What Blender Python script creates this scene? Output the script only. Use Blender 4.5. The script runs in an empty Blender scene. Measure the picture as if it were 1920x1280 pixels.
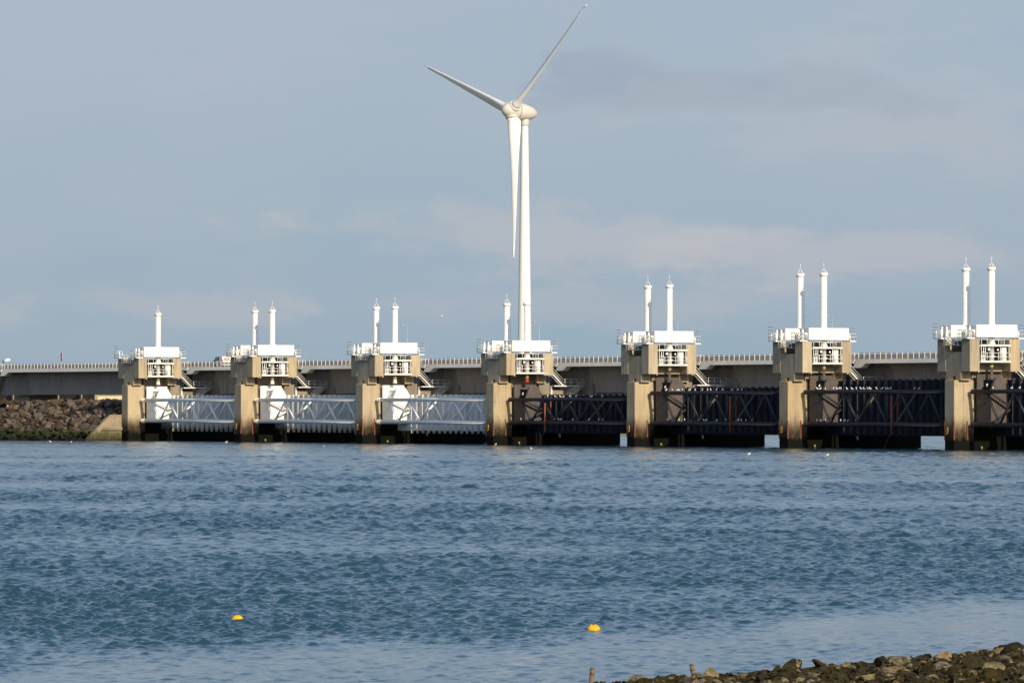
import bpy, bmesh, math, random
import numpy as np
from mathutils import Vector, Matrix, Quaternion

SC = bpy.context.scene
COL = SC.collection
R = math.radians
PI = math.pi

# ------------------------------------------------------------------ camera, sky, sun, exposure
# world axes: x runs along the barrier (to the right), y runs back through it, z up, water at 0
CAM = (1008.7, -512.4, 6.75)
XD = (0.5096, 0.8604)        # picture-right in world xy
YD = (-0.8604, 0.5096)       # view direction in world xy
def from_cam(X, d, z=0.0):
    """a place X metres right of and d metres ahead of the photographer"""
    return Vector((CAM[0] + X*XD[0] + d*YD[0], CAM[1] + X*XD[1] + d*YD[1], z))

cam_data = bpy.data.cameras.new('camera')
cam = bpy.data.objects.new('camera', cam_data); COL.objects.link(cam)
cam.location = CAM
cam.rotation_euler = (R(90), 0, math.atan2(YD[1], YD[0]) - R(90))
cam_data.sensor_width = 36.0
cam_data.lens = 36.0*11290/1920
cam_data.shift_y = 118.5/1920
cam_data.clip_start = 1.0
cam_data.clip_end = 90000.0
SC.camera = cam

SUN_EL, SUN_AZ = R(25.5), R(-3.4)       # azimuth from +x
sun_dir = Vector((math.cos(SUN_EL)*math.cos(SUN_AZ), math.cos(SUN_EL)*math.sin(SUN_AZ), math.sin(SUN_EL)))
sd = bpy.data.lights.new('sun', 'SUN'); sd.energy = 4.5; sd.angle = R(0.5); sd.color = (1.0, 0.86, 0.64)
sun = bpy.data.objects.new('sun', sd); COL.objects.link(sun)
sun.rotation_euler = (-sun_dir).to_track_quat('-Z', 'Y').to_euler()
sun.location = (300, -100, 300)

world = bpy.data.worlds.new('World'); SC.world = world; world.use_nodes = True
def build_world():
    nt = world.node_tree; N = nt.nodes; L = nt.links; N.clear()
    out = N.new('ShaderNodeOutputWorld')
    sky = N.new('ShaderNodeTexSky'); sky.sky_type = 'NISHITA'; sky.sun_disc = False
    sky.sun_elevation = SUN_EL
    sky.sun_rotation = R(90) - SUN_AZ
    sky.air_density = 1.0; sky.dust_density = 1.8; sky.ozone_density = 2.0
    bg = N.new('ShaderNodeBackground'); bg.inputs['Strength'].default_value = 0.15
    L.new(sky.outputs[0], bg.inputs['Color'])
    geo = N.new('ShaderNodeTexCoord')
    D = geo.outputs['Generated']
    def mth(op, a, b=None, c=None):
        x = N.new('ShaderNodeMath'); x.operation = op
        for k, v in enumerate((a, b, c)):
            if v is None: continue
            if isinstance(v, (int, float)): x.inputs[k].default_value = v
            else: L.new(v, x.inputs[k])
        return x.outputs[0]
    def dot(vec):
        x = N.new('ShaderNodeVectorMath'); x.operation = 'DOT_PRODUCT'; L.new(D, x.inputs[0]); x.inputs[1].default_value = vec
        return x.outputs['Value']
    def noise(scale, zs, detail=4.0, rough=0.5, loc=(0, 0, 0), dist=0.0):
        mp = N.new('ShaderNodeMapping'); mp.inputs['Scale'].default_value = (1, 1, zs); mp.inputs['Location'].default_value = loc
        L.new(D, mp.inputs[0])
        n = N.new('ShaderNodeTexNoise'); n.inputs['Scale'].default_value = scale; n.inputs['Detail'].default_value = detail
        n.inputs['Roughness'].default_value = rough; n.inputs['Distortion'].default_value = dist
        L.new(mp.outputs[0], n.inputs['Vector']); return n.outputs[0]
    def smooth(v, a, b, lo=0.0, hi=1.0):
        r = N.new('ShaderNodeMapRange'); r.interpolation_type = 'SMOOTHSTEP'
        for k, q in (('From Min', a), ('From Max', b), ('To Min', lo), ('To Max', hi)): r.inputs[k].default_value = q
        L.new(v, r.inputs['Value']); return r.outputs[0]
    def mixc(f, a, b):
        x = N.new('ShaderNodeMix'); x.data_type = 'RGBA'
        if isinstance(f, (int, float)): x.inputs['Factor'].default_value = f
        else: L.new(f, x.inputs['Factor'])
        for q, v in (('A', a), ('B', b)):
            if isinstance(v, tuple): x.inputs[q].default_value = (*v, 1)
            else: L.new(v, x.inputs[q])
        return x.outputs['Result']
    zz = dot((0, 0, 1))
    # bearing and height in degrees, measured from the north-west horizon the barrier stands against
    brg = mth('MULTIPLY', mth('ARCTAN2', dot((XD[0], XD[1], 0)), dot((YD[0], YD[1], 0))), 57.2958)
    alt = mth('MULTIPLY', mth('ARCSINE', zz), 57.2958)
    n_big = noise(7.0, 3.0, 4, 0.5, (0.3, 0.1, 0.2), 0.3)
    n_mid = noise(26.0, 3.2, 5, 0.55, (0.1, 0.5, 0.0), 0.2)
    veil = mixc(smooth(n_big, 0.35, 0.68), (0.315, 0.430, 0.530), (0.375, 0.450, 0.545))
    veil = mixc(smooth(alt, 0.3, 3.2, 0.0, 0.45), veil, (0.415, 0.470, 0.590))
    veil = mixc(smooth(n_mid, 0.45, 0.75, 0.0, 0.30), veil, (0.450, 0.490, 0.565))
    n_fine = noise(75.0, 2.6, 5, 0.6, (0.7, 0.2, 0.4), 0.3)
    ragged = mth('ADD', mth('MULTIPLY', mth('SUBTRACT', n_mid, 0.5), -3.0), mth('MULTIPLY', mth('SUBTRACT', n_fine, 0.5), -2.0))
    def bank(col, b0, a0, rb, ra, strength, wob=1.1):
        global_d = mth('SQRT', mth('ADD', mth('POWER', mth('DIVIDE', mth('SUBTRACT', brg, b0), rb), 2.0), mth('POWER', mth('DIVIDE', mth('SUBTRACT', alt, a0), ra), 2.0)))
        d = mth('ADD', global_d, ragged)
        return smooth(d, 0.30, 1.20, strength, 0.0)
    for col, b0, a0, rb, ra, st in (((0.275, 0.340, 0.460), 2.7, 3.0, 1.75, 0.25, 0.60), ((0.290, 0.355, 0.475), 0.8, 3.14, 0.7, 0.22, 0.52),
                                    ((0.540, 0.525, 0.565), 0.2, 1.60, 1.9, 0.36, 0.46), ((0.535, 0.520, 0.560), 3.0, 1.42, 1.6, 0.26, 0.50),
                                    ((0.455, 0.490, 0.550), 3.6, 2.9, 2.2, 0.7, 0.4), ((0.47, 0.495, 0.55), -3.2, 0.95, 1.4, 0.2, 0.5),
                                    ((0.46, 0.485, 0.55), 0.4, 0.92, 2.0, 0.18, 0.45), ((0.46, 0.49, 0.55), -5.0, 0.85, 0.8, 0.2, 0.5)):
        veil = mixc(bank(col, b0, a0, rb, ra, st), veil, col)
    bg2 = N.new('ShaderNodeBackground'); bg2.inputs['Strength'].default_value = 1.0
    L.new(veil, bg2.inputs['Color'])
    # thin cloud veil: dense along the horizon, open blue overhead
    thin = smooth(zz, 0.06, 0.32, 0.92, 0.15)
    mx = N.new('ShaderNodeMixShader')
    L.new(thin, mx.inputs[0]); L.new(bg.outputs[0], mx.inputs[1]); L.new(bg2.outputs[0], mx.inputs[2])
    L.new(mx.outputs[0], out.inputs['Surface'])
build_world()

SC.view_settings.view_transform = 'Standard'
SC.view_settings.look = 'None'
SC.view_settings.exposure = 0.0
SC.view_settings.gamma = 1.0
SC.view_settings.use_curve_mapping = False
SC.render.engine = 'CYCLES'
SC.cycles.max_bounces = 6
SC.cycles.use_denoising = True
SC.cycles.use_adaptive_sampling = False
SC.cycles.sample_clamp_indirect = 6.0
SC.render.film_transparent = False

# ------------------------------------------------------------------ materials
MATS = {}
def mat(name, base, base2=None, scale=1.0, rough=0.75, stretch=(1, 1, 1), streak=0.0, streak_col=(0.05, 0.045, 0.04),
        tide=False, rnd=0.0, metallic=0.0, bump=0.0, bump_scale=8.0, spots=None, tide_z=(0.9, 3.3), tide_cols=None, spec=0.4, grain=0.0,
        panel=None):
    """procedural surface: two-tone noise, vertical run-off streaks, tidal growth, spots"""
    m = bpy.data.materials.new(name); m.use_nodes = True
    nt = m.node_tree; N = nt.nodes; L = nt.links; N.clear()
    out = N.new('ShaderNodeOutputMaterial'); b = N.new('ShaderNodeBsdfPrincipled')
    L.new(b.outputs[0], out.inputs[0])
    b.inputs['Roughness'].default_value = rough; b.inputs['Metallic'].default_value = metallic
    b.inputs['Specular IOR Level'].default_value = spec
    g = N.new('ShaderNodeNewGeometry')
    def mapping(sc):
        mp = N.new('ShaderNodeMapping'); mp.inputs['Scale'].default_value = sc
        L.new(g.outputs['Position'], mp.inputs[0]); return mp
    def noise(sc, vec, detail=5, r=0.6):
        n = N.new('ShaderNodeTexNoise'); n.inputs['Scale'].default_value = sc; n.inputs['Detail'].default_value = detail
        n.inputs['Roughness'].default_value = r
        L.new(vec.outputs[0], n.inputs['Vector']); return n
    def mixc(fac, a, bb, blend='MIX'):
        x = N.new('ShaderNodeMix'); x.data_type = 'RGBA'; x.blend_type = blend
        if isinstance(fac, (int, float)): x.inputs['Factor'].default_value = fac
        else: L.new(fac, x.inputs['Factor'])
        for s, v in (('A', a), ('B', bb)):
            if isinstance(v, tuple): x.inputs[s].default_value = (*v[:3], 1)
            else: L.new(v, x.inputs[s])
        return x.outputs['Result']
    def rng(src, a, bb, lo=0.0, hi=1.0, smooth=True):
        r = N.new('ShaderNodeMapRange'); r.interpolation_type = 'SMOOTHSTEP' if smooth else 'LINEAR'
        r.inputs['From Min'].default_value = a; r.inputs['From Max'].default_value = bb
        r.inputs['To Min'].default_value = lo; r.inputs['To Max'].default_value = hi
        L.new(src, r.inputs['Value']); return r.outputs[0]
    def mth(op, a, bb):
        x = N.new('ShaderNodeMath'); x.operation = op
        for k, v in enumerate((a, bb)):
            if isinstance(v, (int, float)): x.inputs[k].default_value = v
            else: L.new(v, x.inputs[k])
        return x.outputs[0]
    base2 = base2 or tuple(c*0.8 for c in base)
    n = noise(scale, mapping(stretch))
    col = mixc(rng(n.outputs[0], 0.3, 0.7), base, base2)
    if grain:
        ng = noise(scale*9, mapping((1, 1, 1)), 3)
        col = mixc(rng(ng.outputs[0], 0.35, 0.7, 0, grain), col, tuple(c*0.55 for c in base))
    if panel:
        sp = N.new('ShaderNodeSeparateXYZ'); L.new(g.outputs['Position'], sp.inputs[0])
        fr = mth('FRACT', mth('DIVIDE', sp.outputs['Z'], panel), 0)
        ln = rng(fr, 0.0, 0.05, 0.35, 0.0)
        col = mixc(ln, col, tuple(c*0.5 for c in base))
    if streak:
        ns = noise(1.0, mapping((2.2, 2.2, 0.16)), 4)
        col = mixc(rng(ns.outputs[0], 0.5, 0.78, 0, streak), col, streak_col)
    if rnd:
        oi = N.new('ShaderNodeObjectInfo')
        hv = N.new('ShaderNodeHueSaturation')
        L.new(rng(oi.outputs['Random'], 0, 1, 1-rnd, 1+rnd, False), hv.inputs['Value'])
        L.new(rng(mth('FRACT', mth('MULTIPLY', oi.outputs['Random'], 17.3), 0), 0, 1, 1-rnd*1.1, 1+rnd*0.75, False), hv.inputs['Saturation'])
        L.new(col, hv.inputs['Color']); col = hv.outputs[0]
    if spots:
        sc_, th, scol = spots
        nn = noise(sc_, mapping((1, 1, 1)), 3)
        col = mixc(rng(nn.outputs[0], th, th+0.05), col, scol)
    if tide:
        sp = N.new('ShaderNodeSeparateXYZ'); L.new(g.outputs['Position'], sp.inputs[0])
        nz = noise(0.9, mapping((1, 1, 0.35)), 5)
        zz = mth('ADD', sp.outputs['Z'], mth('MULTIPLY', mth('SUBTRACT', nz.outputs[0], 0.5), -2.4))
        lo, hi = tide_z
        c_low, c_mid = tide_cols or ((0.012, 0.013, 0.010), (0.11, 0.085, 0.05))
        nm = noise(2.2, mapping((1, 1, 0.5)), 4)
        mid = mixc(rng(nm.outputs[0], 0.42, 0.62), c_mid, tuple(c*0.35 for c in c_mid))
        col = mixc(rng(zz, lo+0.6, hi, 0.95, 0.0), col, mid)
        col = mixc(rng(zz, lo-0.35, lo+0.55, 1.0, 0.0), col, c_low)
    L.new(col, b.inputs['Base Color'])
    if bump:
        nb = noise(bump_scale, mapping((1, 1, 1)), 6)
        bm_ = N.new('ShaderNodeBump'); bm_.inputs['Strength'].default_value = bump; bm_.inputs['Distance'].default_value = 0.1
        L.new(nb.outputs[0], bm_.inputs['Height']); L.new(bm_.outputs[0], b.inputs['Normal'])
    MATS[name] = m
    return m

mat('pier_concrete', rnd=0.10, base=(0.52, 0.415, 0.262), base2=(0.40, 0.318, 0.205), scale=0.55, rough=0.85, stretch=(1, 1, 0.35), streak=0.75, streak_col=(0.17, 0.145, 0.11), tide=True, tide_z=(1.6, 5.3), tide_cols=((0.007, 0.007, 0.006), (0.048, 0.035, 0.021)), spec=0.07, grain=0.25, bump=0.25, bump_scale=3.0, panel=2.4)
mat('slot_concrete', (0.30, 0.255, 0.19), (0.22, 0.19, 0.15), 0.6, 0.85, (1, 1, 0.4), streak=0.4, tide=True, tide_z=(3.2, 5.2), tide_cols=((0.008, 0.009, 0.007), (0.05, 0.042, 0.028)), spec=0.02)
mat('head_concrete', rnd=0.10, base=(0.48, 0.385, 0.25), base2=(0.36, 0.292, 0.196), scale=0.5, rough=0.85, stretch=(1, 1, 0.3), streak=0.7, streak_col=(0.13, 0.12, 0.105), grain=0.25, bump=0.2, bump_scale=3.0)
mat('deck_concrete', (0.62, 0.62, 0.58), (0.55, 0.55, 0.52), 0.4, 0.8, (1, 1, 1), streak=0.2, grain=0.15)
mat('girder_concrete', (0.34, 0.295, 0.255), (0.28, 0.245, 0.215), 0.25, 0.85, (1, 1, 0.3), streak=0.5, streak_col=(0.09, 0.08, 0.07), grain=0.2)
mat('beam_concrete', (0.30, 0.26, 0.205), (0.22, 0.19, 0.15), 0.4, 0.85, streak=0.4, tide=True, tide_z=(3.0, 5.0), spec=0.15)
mat('white_paint', (0.80, 0.80, 0.775), (0.74, 0.74, 0.715), 0.7, 0.42, streak=0.28, streak_col=(0.48, 0.45, 0.38))
mat('gate_white', (0.87, 0.875, 0.86), (0.82, 0.825, 0.81), 0.6, 0.4, streak=0.25, streak_col=(0.42, 0.41, 0.36), tide=True, tide_z=(1.7, 3.5), tide_cols=((0.014, 0.015, 0.010), (0.16, 0.14, 0.08)))
mat('gate_white_clean', (0.87, 0.875, 0.86), (0.82, 0.825, 0.81), 0.6, 0.4, streak=0.2, streak_col=(0.45, 0.44, 0.39), tide=True, tide_z=(1.2, 2.4), tide_cols=((0.014, 0.015, 0.010), (0.30, 0.28, 0.2)))
mat('gate_white_shaded', (0.66, 0.67, 0.65), (0.58, 0.59, 0.57), 0.6, 0.5, streak=0.4, streak_col=(0.36, 0.35, 0.30), tide=True, tide_z=(1.7, 3.5), tide_cols=((0.014, 0.015, 0.010), (0.12, 0.105, 0.06)))  # white lowered to paint in the plate's shade beside the sunlit tubes
mat('gate_rib_white', (0.78, 0.78, 0.75), (0.66, 0.65, 0.58), 0.9, 0.45, streak=0.3, streak_col=(0.40, 0.37, 0.26), tide=True, tide_z=(0.6, 3.0), tide_cols=((0.05, 0.05, 0.03), (0.34, 0.31, 0.2)))
mat('gate_black', (0.012, 0.018, 0.034), (0.018, 0.022, 0.034), 0.8, 0.7, spec=0.12, streak=0.4, streak_col=(0.045, 0.036, 0.03), spots=(5.0, 0.76, (0.30, 0.29, 0.26)))
mat('gate_box_dark', (0.125, 0.110, 0.098), (0.085, 0.076, 0.072), 1.3, 0.8, spec=0.15, streak=0.6, streak_col=(0.20, 0.10, 0.05), spots=(7.0, 0.70, (0.30, 0.29, 0.27)), grain=0.4)
mat('gate_tube_dark', (0.036, 0.034, 0.043), (0.060, 0.053, 0.060), 2.0, 0.7, spec=0.2, spots=(6.0, 0.66, (0.24, 0.23, 0.215)), grain=0.5, bump=0.4, bump_scale=7.0)
mat('brace_dark', (0.030, 0.033, 0.045), (0.060, 0.057, 0.060), 1.5, 0.7, spec=0.2, spots=(5.0, 0.68, (0.28, 0.2, 0.12)))
mat('rib_dark', (0.026, 0.030, 0.044), (0.075, 0.068, 0.065), 1.0, 0.7, spec=0.15, stretch=(1, 1, 0.4), spots=(4.0, 0.72, (0.3, 0.28, 0.25)))
mat('rust', (0.27, 0.075, 0.035), (0.17, 0.055, 0.03), 2.0, 0.8, streak=0.4)
mat('yellow_grease', (0.50, 0.43, 0.16), (0.40, 0.36, 0.16), 3.0, 0.5)
mat('yellow_paint', (0.42, 0.29, 0.05), (0.22, 0.14, 0.03), 4.0, 0.6)
mat('red_paint', (0.42, 0.035, 0.025), (0.30, 0.03, 0.025), 3.0, 0.5)
mat('dark_steel', (0.06, 0.06, 0.062), (0.045, 0.045, 0.05), 2.0, 0.6)  # dark steel of cabinets, ladder and back plates
mat('galvanised', (0.42, 0.43, 0.44), (0.36, 0.37, 0.38), 3.0, 0.45, metallic=0.2)
mat('rail_white', (0.70, 0.65, 0.56), (0.62, 0.57, 0.49), 2.0, 0.5)
mat('guard_brown', (0.60, 0.48, 0.38), (0.52, 0.41, 0.33), 1.0, 0.8)
mat('asphalt', (0.05, 0.05, 0.052), (0.04, 0.04, 0.042), 2.0, 0.9)
mat('turbine_white', (0.80, 0.80, 0.785), (0.77, 0.77, 0.755), 0.12, 0.38)
mat('turbine_grey', (0.62, 0.575, 0.52), (0.58, 0.54, 0.485), 0.2, 0.45)
mat('dam_rock', (0.140, 0.103, 0.070), (0.058, 0.049, 0.042), 0.9, 0.85, spec=0.2, rnd=0.5, grain=0.5, bump=0.6, bump_scale=3.5, tide=True, tide_z=(0.75, 2.7),
    tide_cols=((0.007, 0.008, 0.005), (0.024, 0.034, 0.005)))
mat('dam_soil', (0.07, 0.058, 0.048), (0.05, 0.042, 0.036), 0.6, 0.9, tide=True, tide_z=(0.15, 2.3), tide_cols=((0.015, 0.016, 0.01), (0.03, 0.04, 0.01)))
mat('island_grass', (0.20, 0.19, 0.07), (0.15, 0.15, 0.06), 0.1, 0.9)
mat('pale_wall', (0.60, 0.54, 0.38), (0.52, 0.46, 0.33), 0.3, 0.85)
mat('wing_concrete', (0.34, 0.275, 0.18), (0.24, 0.195, 0.13), 0.7, 0.85, streak=0.4, streak_col=(0.16, 0.13, 0.1), tide=True, tide_z=(0.35, 2.5), tide_cols=((0.018, 0.018, 0.011), (0.075, 0.070, 0.020)), grain=0.3)
mat('shore_stone', (0.27, 0.215, 0.12), (0.065, 0.05, 0.026), 3.2, 0.9, spec=0.1, rnd=0.28, grain=0.6, bump=0.8, bump_scale=14.0, spots=(4.5, 0.60, (0.026, 0.022, 0.010)))
mat('weed_stone', (0.060, 0.047, 0.018), (0.028, 0.022, 0.009), 6.0, 0.85, spec=0.1, rnd=0.3, grain=0.6, bump=0.9, bump_scale=16.0, spots=(4.0, 0.60, (0.24, 0.20, 0.125)))
mat('seaweed', (0.050, 0.038, 0.011), (0.022, 0.017, 0.006), 7.0, 0.7, spec=0.2, spots=(9.0, 0.70, (0.085, 0.08, 0.02)))
mat('shore_mud', (0.048, 0.037, 0.017), (0.028, 0.022, 0.011), 2.0, 0.9, spec=0.1, bump=0.6, bump_scale=9.0)
mat('old_wood', (0.22, 0.16, 0.09), (0.11, 0.08, 0.05), 8.0, 0.85, (1, 1, 0.2))
mat('buoy_yellow', (0.82, 0.50, 0.012), (0.62, 0.36, 0.012), 5.0, 0.45, spots=(10.0, 0.67, (0.20, 0.12, 0.02)))
mat('buoy_band', (0.10, 0.055, 0.015), (0.05, 0.03, 0.012), 6.0, 0.7)
mat('gull_white', (0.82, 0.82, 0.80), (0.76, 0.76, 0.75), 6.0, 0.7)
mat('gull_grey', (0.36, 0.38, 0.41), (0.32, 0.34, 0.37), 6.0, 0.7)
mat('gull_beak', (0.55, 0.30, 0.04), None, 6.0, 0.6)
mat('truck_white', (0.80, 0.80, 0.79), (0.76, 0.76, 0.75), 1.0, 0.35)
mat('truck_glass', (0.03, 0.10, 0.13), (0.025, 0.08, 0.11), 1.0, 0.1, spec=0.6)
mat('truck_red', (0.55, 0.03, 0.05), None, 1.0, 0.4)
mat('rubber', (0.02, 0.02, 0.02), None, 1.0, 0.8)
mat('beacon_orange', (0.75, 0.16, 0.03), None, 1.0, 0.35)
mat('flag_blue', (0.04, 0.28, 0.42), (0.70, 0.76, 0.78), 0.55, 0.8)
mat('flag_red', (0.42, 0.045, 0.07), (0.30, 0.05, 0.07), 0.8, 0.8)
mat('mark_paint', (0.50, 0.49, 0.46), (0.42, 0.41, 0.38), 3.0, 0.8)

def water_material():
    m = bpy.data.materials.new('sea_water'); m.use_nodes = True
    nt = m.node_tree; N = nt.nodes; L = nt.links; N.clear()
    out = N.new('ShaderNodeOutputMaterial'); b = N.new('ShaderNodeBsdfPrincipled'); L.new(b.outputs[0], out.inputs[0])
    g = N.new('ShaderNodeNewGeometry')
    mp = N.new('ShaderNodeMapping'); mp.inputs['Scale'].default_value = (0.004, 0.004, 0.004); L.new(g.outputs['Position'], mp.inputs[0])
    n0 = N.new('ShaderNodeTexNoise'); n0.inputs['Scale'].default_value = 3.0; n0.inputs['Detail'].default_value = 3.0; L.new(mp.outputs[0], n0.inputs['Vector'])
    cr = N.new('ShaderNodeMix'); cr.data_type = 'RGBA'
    cr.inputs['A'].default_value = (0.014, 0.053, 0.078, 1); cr.inputs['B'].default_value = (0.014, 0.050, 0.083, 1)
    L.new(n0.outputs[0], cr.inputs['Factor']); L.new(cr.outputs['Result'], b.inputs['Base Color'])
    b.inputs['Roughness'].default_value = 0.10; b.inputs['IOR'].default_value = 1.333
    # ripples finer than the modelled waves, elongated across the wind
    mp2 = N.new('ShaderNodeMapping'); mp2.inputs['Rotation'].default_value = (0, 0, R(28)); mp2.inputs['Scale'].default_value = (1.0, 1.7, 1.0)
    L.new(g.outputs['Position'], mp2.inputs[0])
    n1 = N.new('ShaderNodeTexNoise'); n1.inputs['Scale'].default_value = 1.9; n1.inputs['Detail'].default_value = 5.0; n1.inputs['Roughness'].default_value = 0.6
    L.new(mp2.outputs[0], n1.inputs['Vector'])
    bp = N.new('ShaderNodeBump'); bp.inputs['Strength'].default_value = 0.55; bp.inputs['Distance'].default_value = 0.24
    at = N.new('ShaderNodeAttribute'); at.attribute_name = 'chop'
    ms = N.new('ShaderNodeMath'); ms.operation = 'MULTIPLY'; ms.inputs[1].default_value = 0.32
    L.new(at.outputs['Fac'], ms.inputs[0]); L.new(ms.outputs[0], bp.inputs['Strength'])
    L.new(n1.outputs[0], bp.inputs['Height']); L.new(bp.outputs[0], b.inputs['Normal'])
    MATS['sea_water'] = m
    return m
water_material()

# ------------------------------------------------------------------ mesh helpers
class MB:
    def __init__(s): s.v = []; s.f = []; s.sm = []
    def add(s, vs, fs, smooth=False):
        o = len(s.v); s.v += [tuple(p) for p in vs]
        for k, f in enumerate(fs):
            s.f.append(tuple(i+o for i in f)); s.sm.append(smooth if not isinstance(smooth, list) else smooth[k])
        return s
    def box(s, x0, x1, y0, y1, z0, z1):
        vs = [(x0, y0, z0), (x1, y0, z0), (x1, y1, z0), (x0, y1, z0), (x0, y0, z1), (x1, y0, z1), (x1, y1, z1), (x0, y1, z1)]
        return s.add(vs, [(0, 3, 2, 1), (4, 5, 6, 7), (0, 1, 5, 4), (1, 2, 6, 5), (2, 3, 7, 6), (3, 0, 4, 7)])
    def cham(s, x0, x1, y0, y1, z0, z1, c=0.06):
        """box with chamfered vertical edges and a chamfered top"""
        def ring(z, d):
            a, b, e, f = x0+d, x1-d, y0+d, y1-d
            return [(a+c, e, z), (b-c, e, z), (b, e+c, z), (b, f-c, z), (b-c, f, z), (a+c, f, z), (a, f-c, z), (a, e+c, z)]
        vs = ring(z0, 0) + ring(z1-c, 0) + ring(z1, c*0.8)
        fs = [tuple(range(7, -1, -1)), tuple(range(16, 24))]
        for k in range(2):
            for i in range(8):
                j = (i+1) % 8
                fs.append((k*8+i, k*8+j, k*8+8+j, k*8+8+i))
        return s.add(vs, fs)
    def tube(s, p0, p1, r, n=8, r1=None, caps=True):
        p0, p1 = Vector(p0), Vector(p1); d = (p1-p0).normalized(); r1 = r if r1 is None else r1
        a = d.orthogonal().normalized(); b = d.cross(a)
        vs = [p0+(a*math.cos(2*PI*i/n)+b*math.sin(2*PI*i/n))*r for i in range(n)] + \
             [p1+(a*math.cos(2*PI*i/n)+b*math.sin(2*PI*i/n))*r1 for i in range(n)]
        fs = [(i, (i+1) % n, n+(i+1) % n, n+i) for i in range(n)]; sm = [True]*n
        if caps: fs += [tuple(range(n-1, -1, -1)), tuple(range(n, 2*n))]; sm += [False, False]
        return s.add(vs, fs, sm)
    def lathe(s, prof, n=16, c=(0, 0, 0), M=None):
        vs = []
        for r, z in prof:
            for i in range(n):
                a = 2*PI*i/n; p = Vector((r*math.cos(a), r*math.sin(a), z))
                if M is not None: p = M @ p
                vs.append(p+Vector(c))
        fs = []; sm = []
        for k in range(len(prof)-1):
            for i in range(n):
                j = (i+1) % n
                fs.append((k*n+i, k*n+j, (k+1)*n+j, (k+1)*n+i)); sm.append(True)
        fs.append(tuple(range(n-1, -1, -1))); sm.append(False)
        fs.append(tuple((len(prof)-1)*n+i for i in range(n))); sm.append(False)
        return s.add(vs, fs, sm)
    def prism(s, pts, axis, a, b):
        """pts: 2-D outline; axis 'x': pts are (y, z); axis 'y': pts are (x, z); axis 'z': pts are (x, y)"""
        def P(p, t):
            return {'x': (t, p[0], p[1]), 'y': (p[0], t, p[1]), 'z': (p[0], p[1], t)}[axis]
        n = len(pts)
        vs = [P(p, a) for p in pts] + [P(p, b) for p in pts]
        fs = [tuple(range(n)), tuple(range(2*n-1, n-1, -1))] + [(i, n+i, n+(i+1) % n, (i+1) % n) for i in range(n)]
        return s.add(vs, fs)
    def mesh(s, name):
        me = bpy.data.meshes.new(name); me.from_pydata(s.v, [], s.f)
        me.polygons.foreach_set('use_smooth', s.sm)
        bm = bmesh.new(); bm.from_mesh(me); bmesh.ops.recalc_face_normals(bm, faces=bm.faces); bm.to_mesh(me); bm.free()
        me.update(); return me
    def build(s, name, material, parent=None, loc=None):
        return obj(name, s.mesh(name), material, parent, loc)

def obj(name, me, material, parent=None, loc=None):
    if material and not me.materials: me.materials.append(MATS[material])
    o = bpy.data.objects.new(name, me); COL.objects.link(o)
    if parent is not None: o.parent = parent
    if loc is not None: o.location = loc
    return o
def tag(o, label, cat, group=None):
    o['label'] = label; o['category'] = cat
    if group: o['group'] = group
    return o
def thing(name, loc, label, cat, group=None, rz=0.0):
    o = bpy.data.objects.new(name, None); COL.objects.link(o); o.location = loc; o.rotation_euler = (0, 0, rz)
    o.empty_display_size = 0.5
    return tag(o, label, cat, group)
def railing(mb, pts, h=1.05, step=1.3, r=0.03, mids=1):
    for a, b in zip(pts[:-1], pts[1:]):
        a, b = Vector(a), Vector(b); n = max(1, round((b-a).length/step))
        for k in range(n+1):
            p = a.lerp(b, k/n); mb.tube(p, p+Vector((0, 0, h)), r, 5)
        for k in range(mids+1):
            zz = Vector((0, 0, h*(1-k/(mids+1)))); mb.tube(a+zz, b+zz, r*0.9, 5)

ORD = ['first', 'second', 'third', 'fourth', 'fifth', 'sixth', 'seventh']
NP = 7
BAY = 45.0
def TALL(i): return i >= 4
def HT(i): return 16.5 if TALL(i) else 15.4

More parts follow.
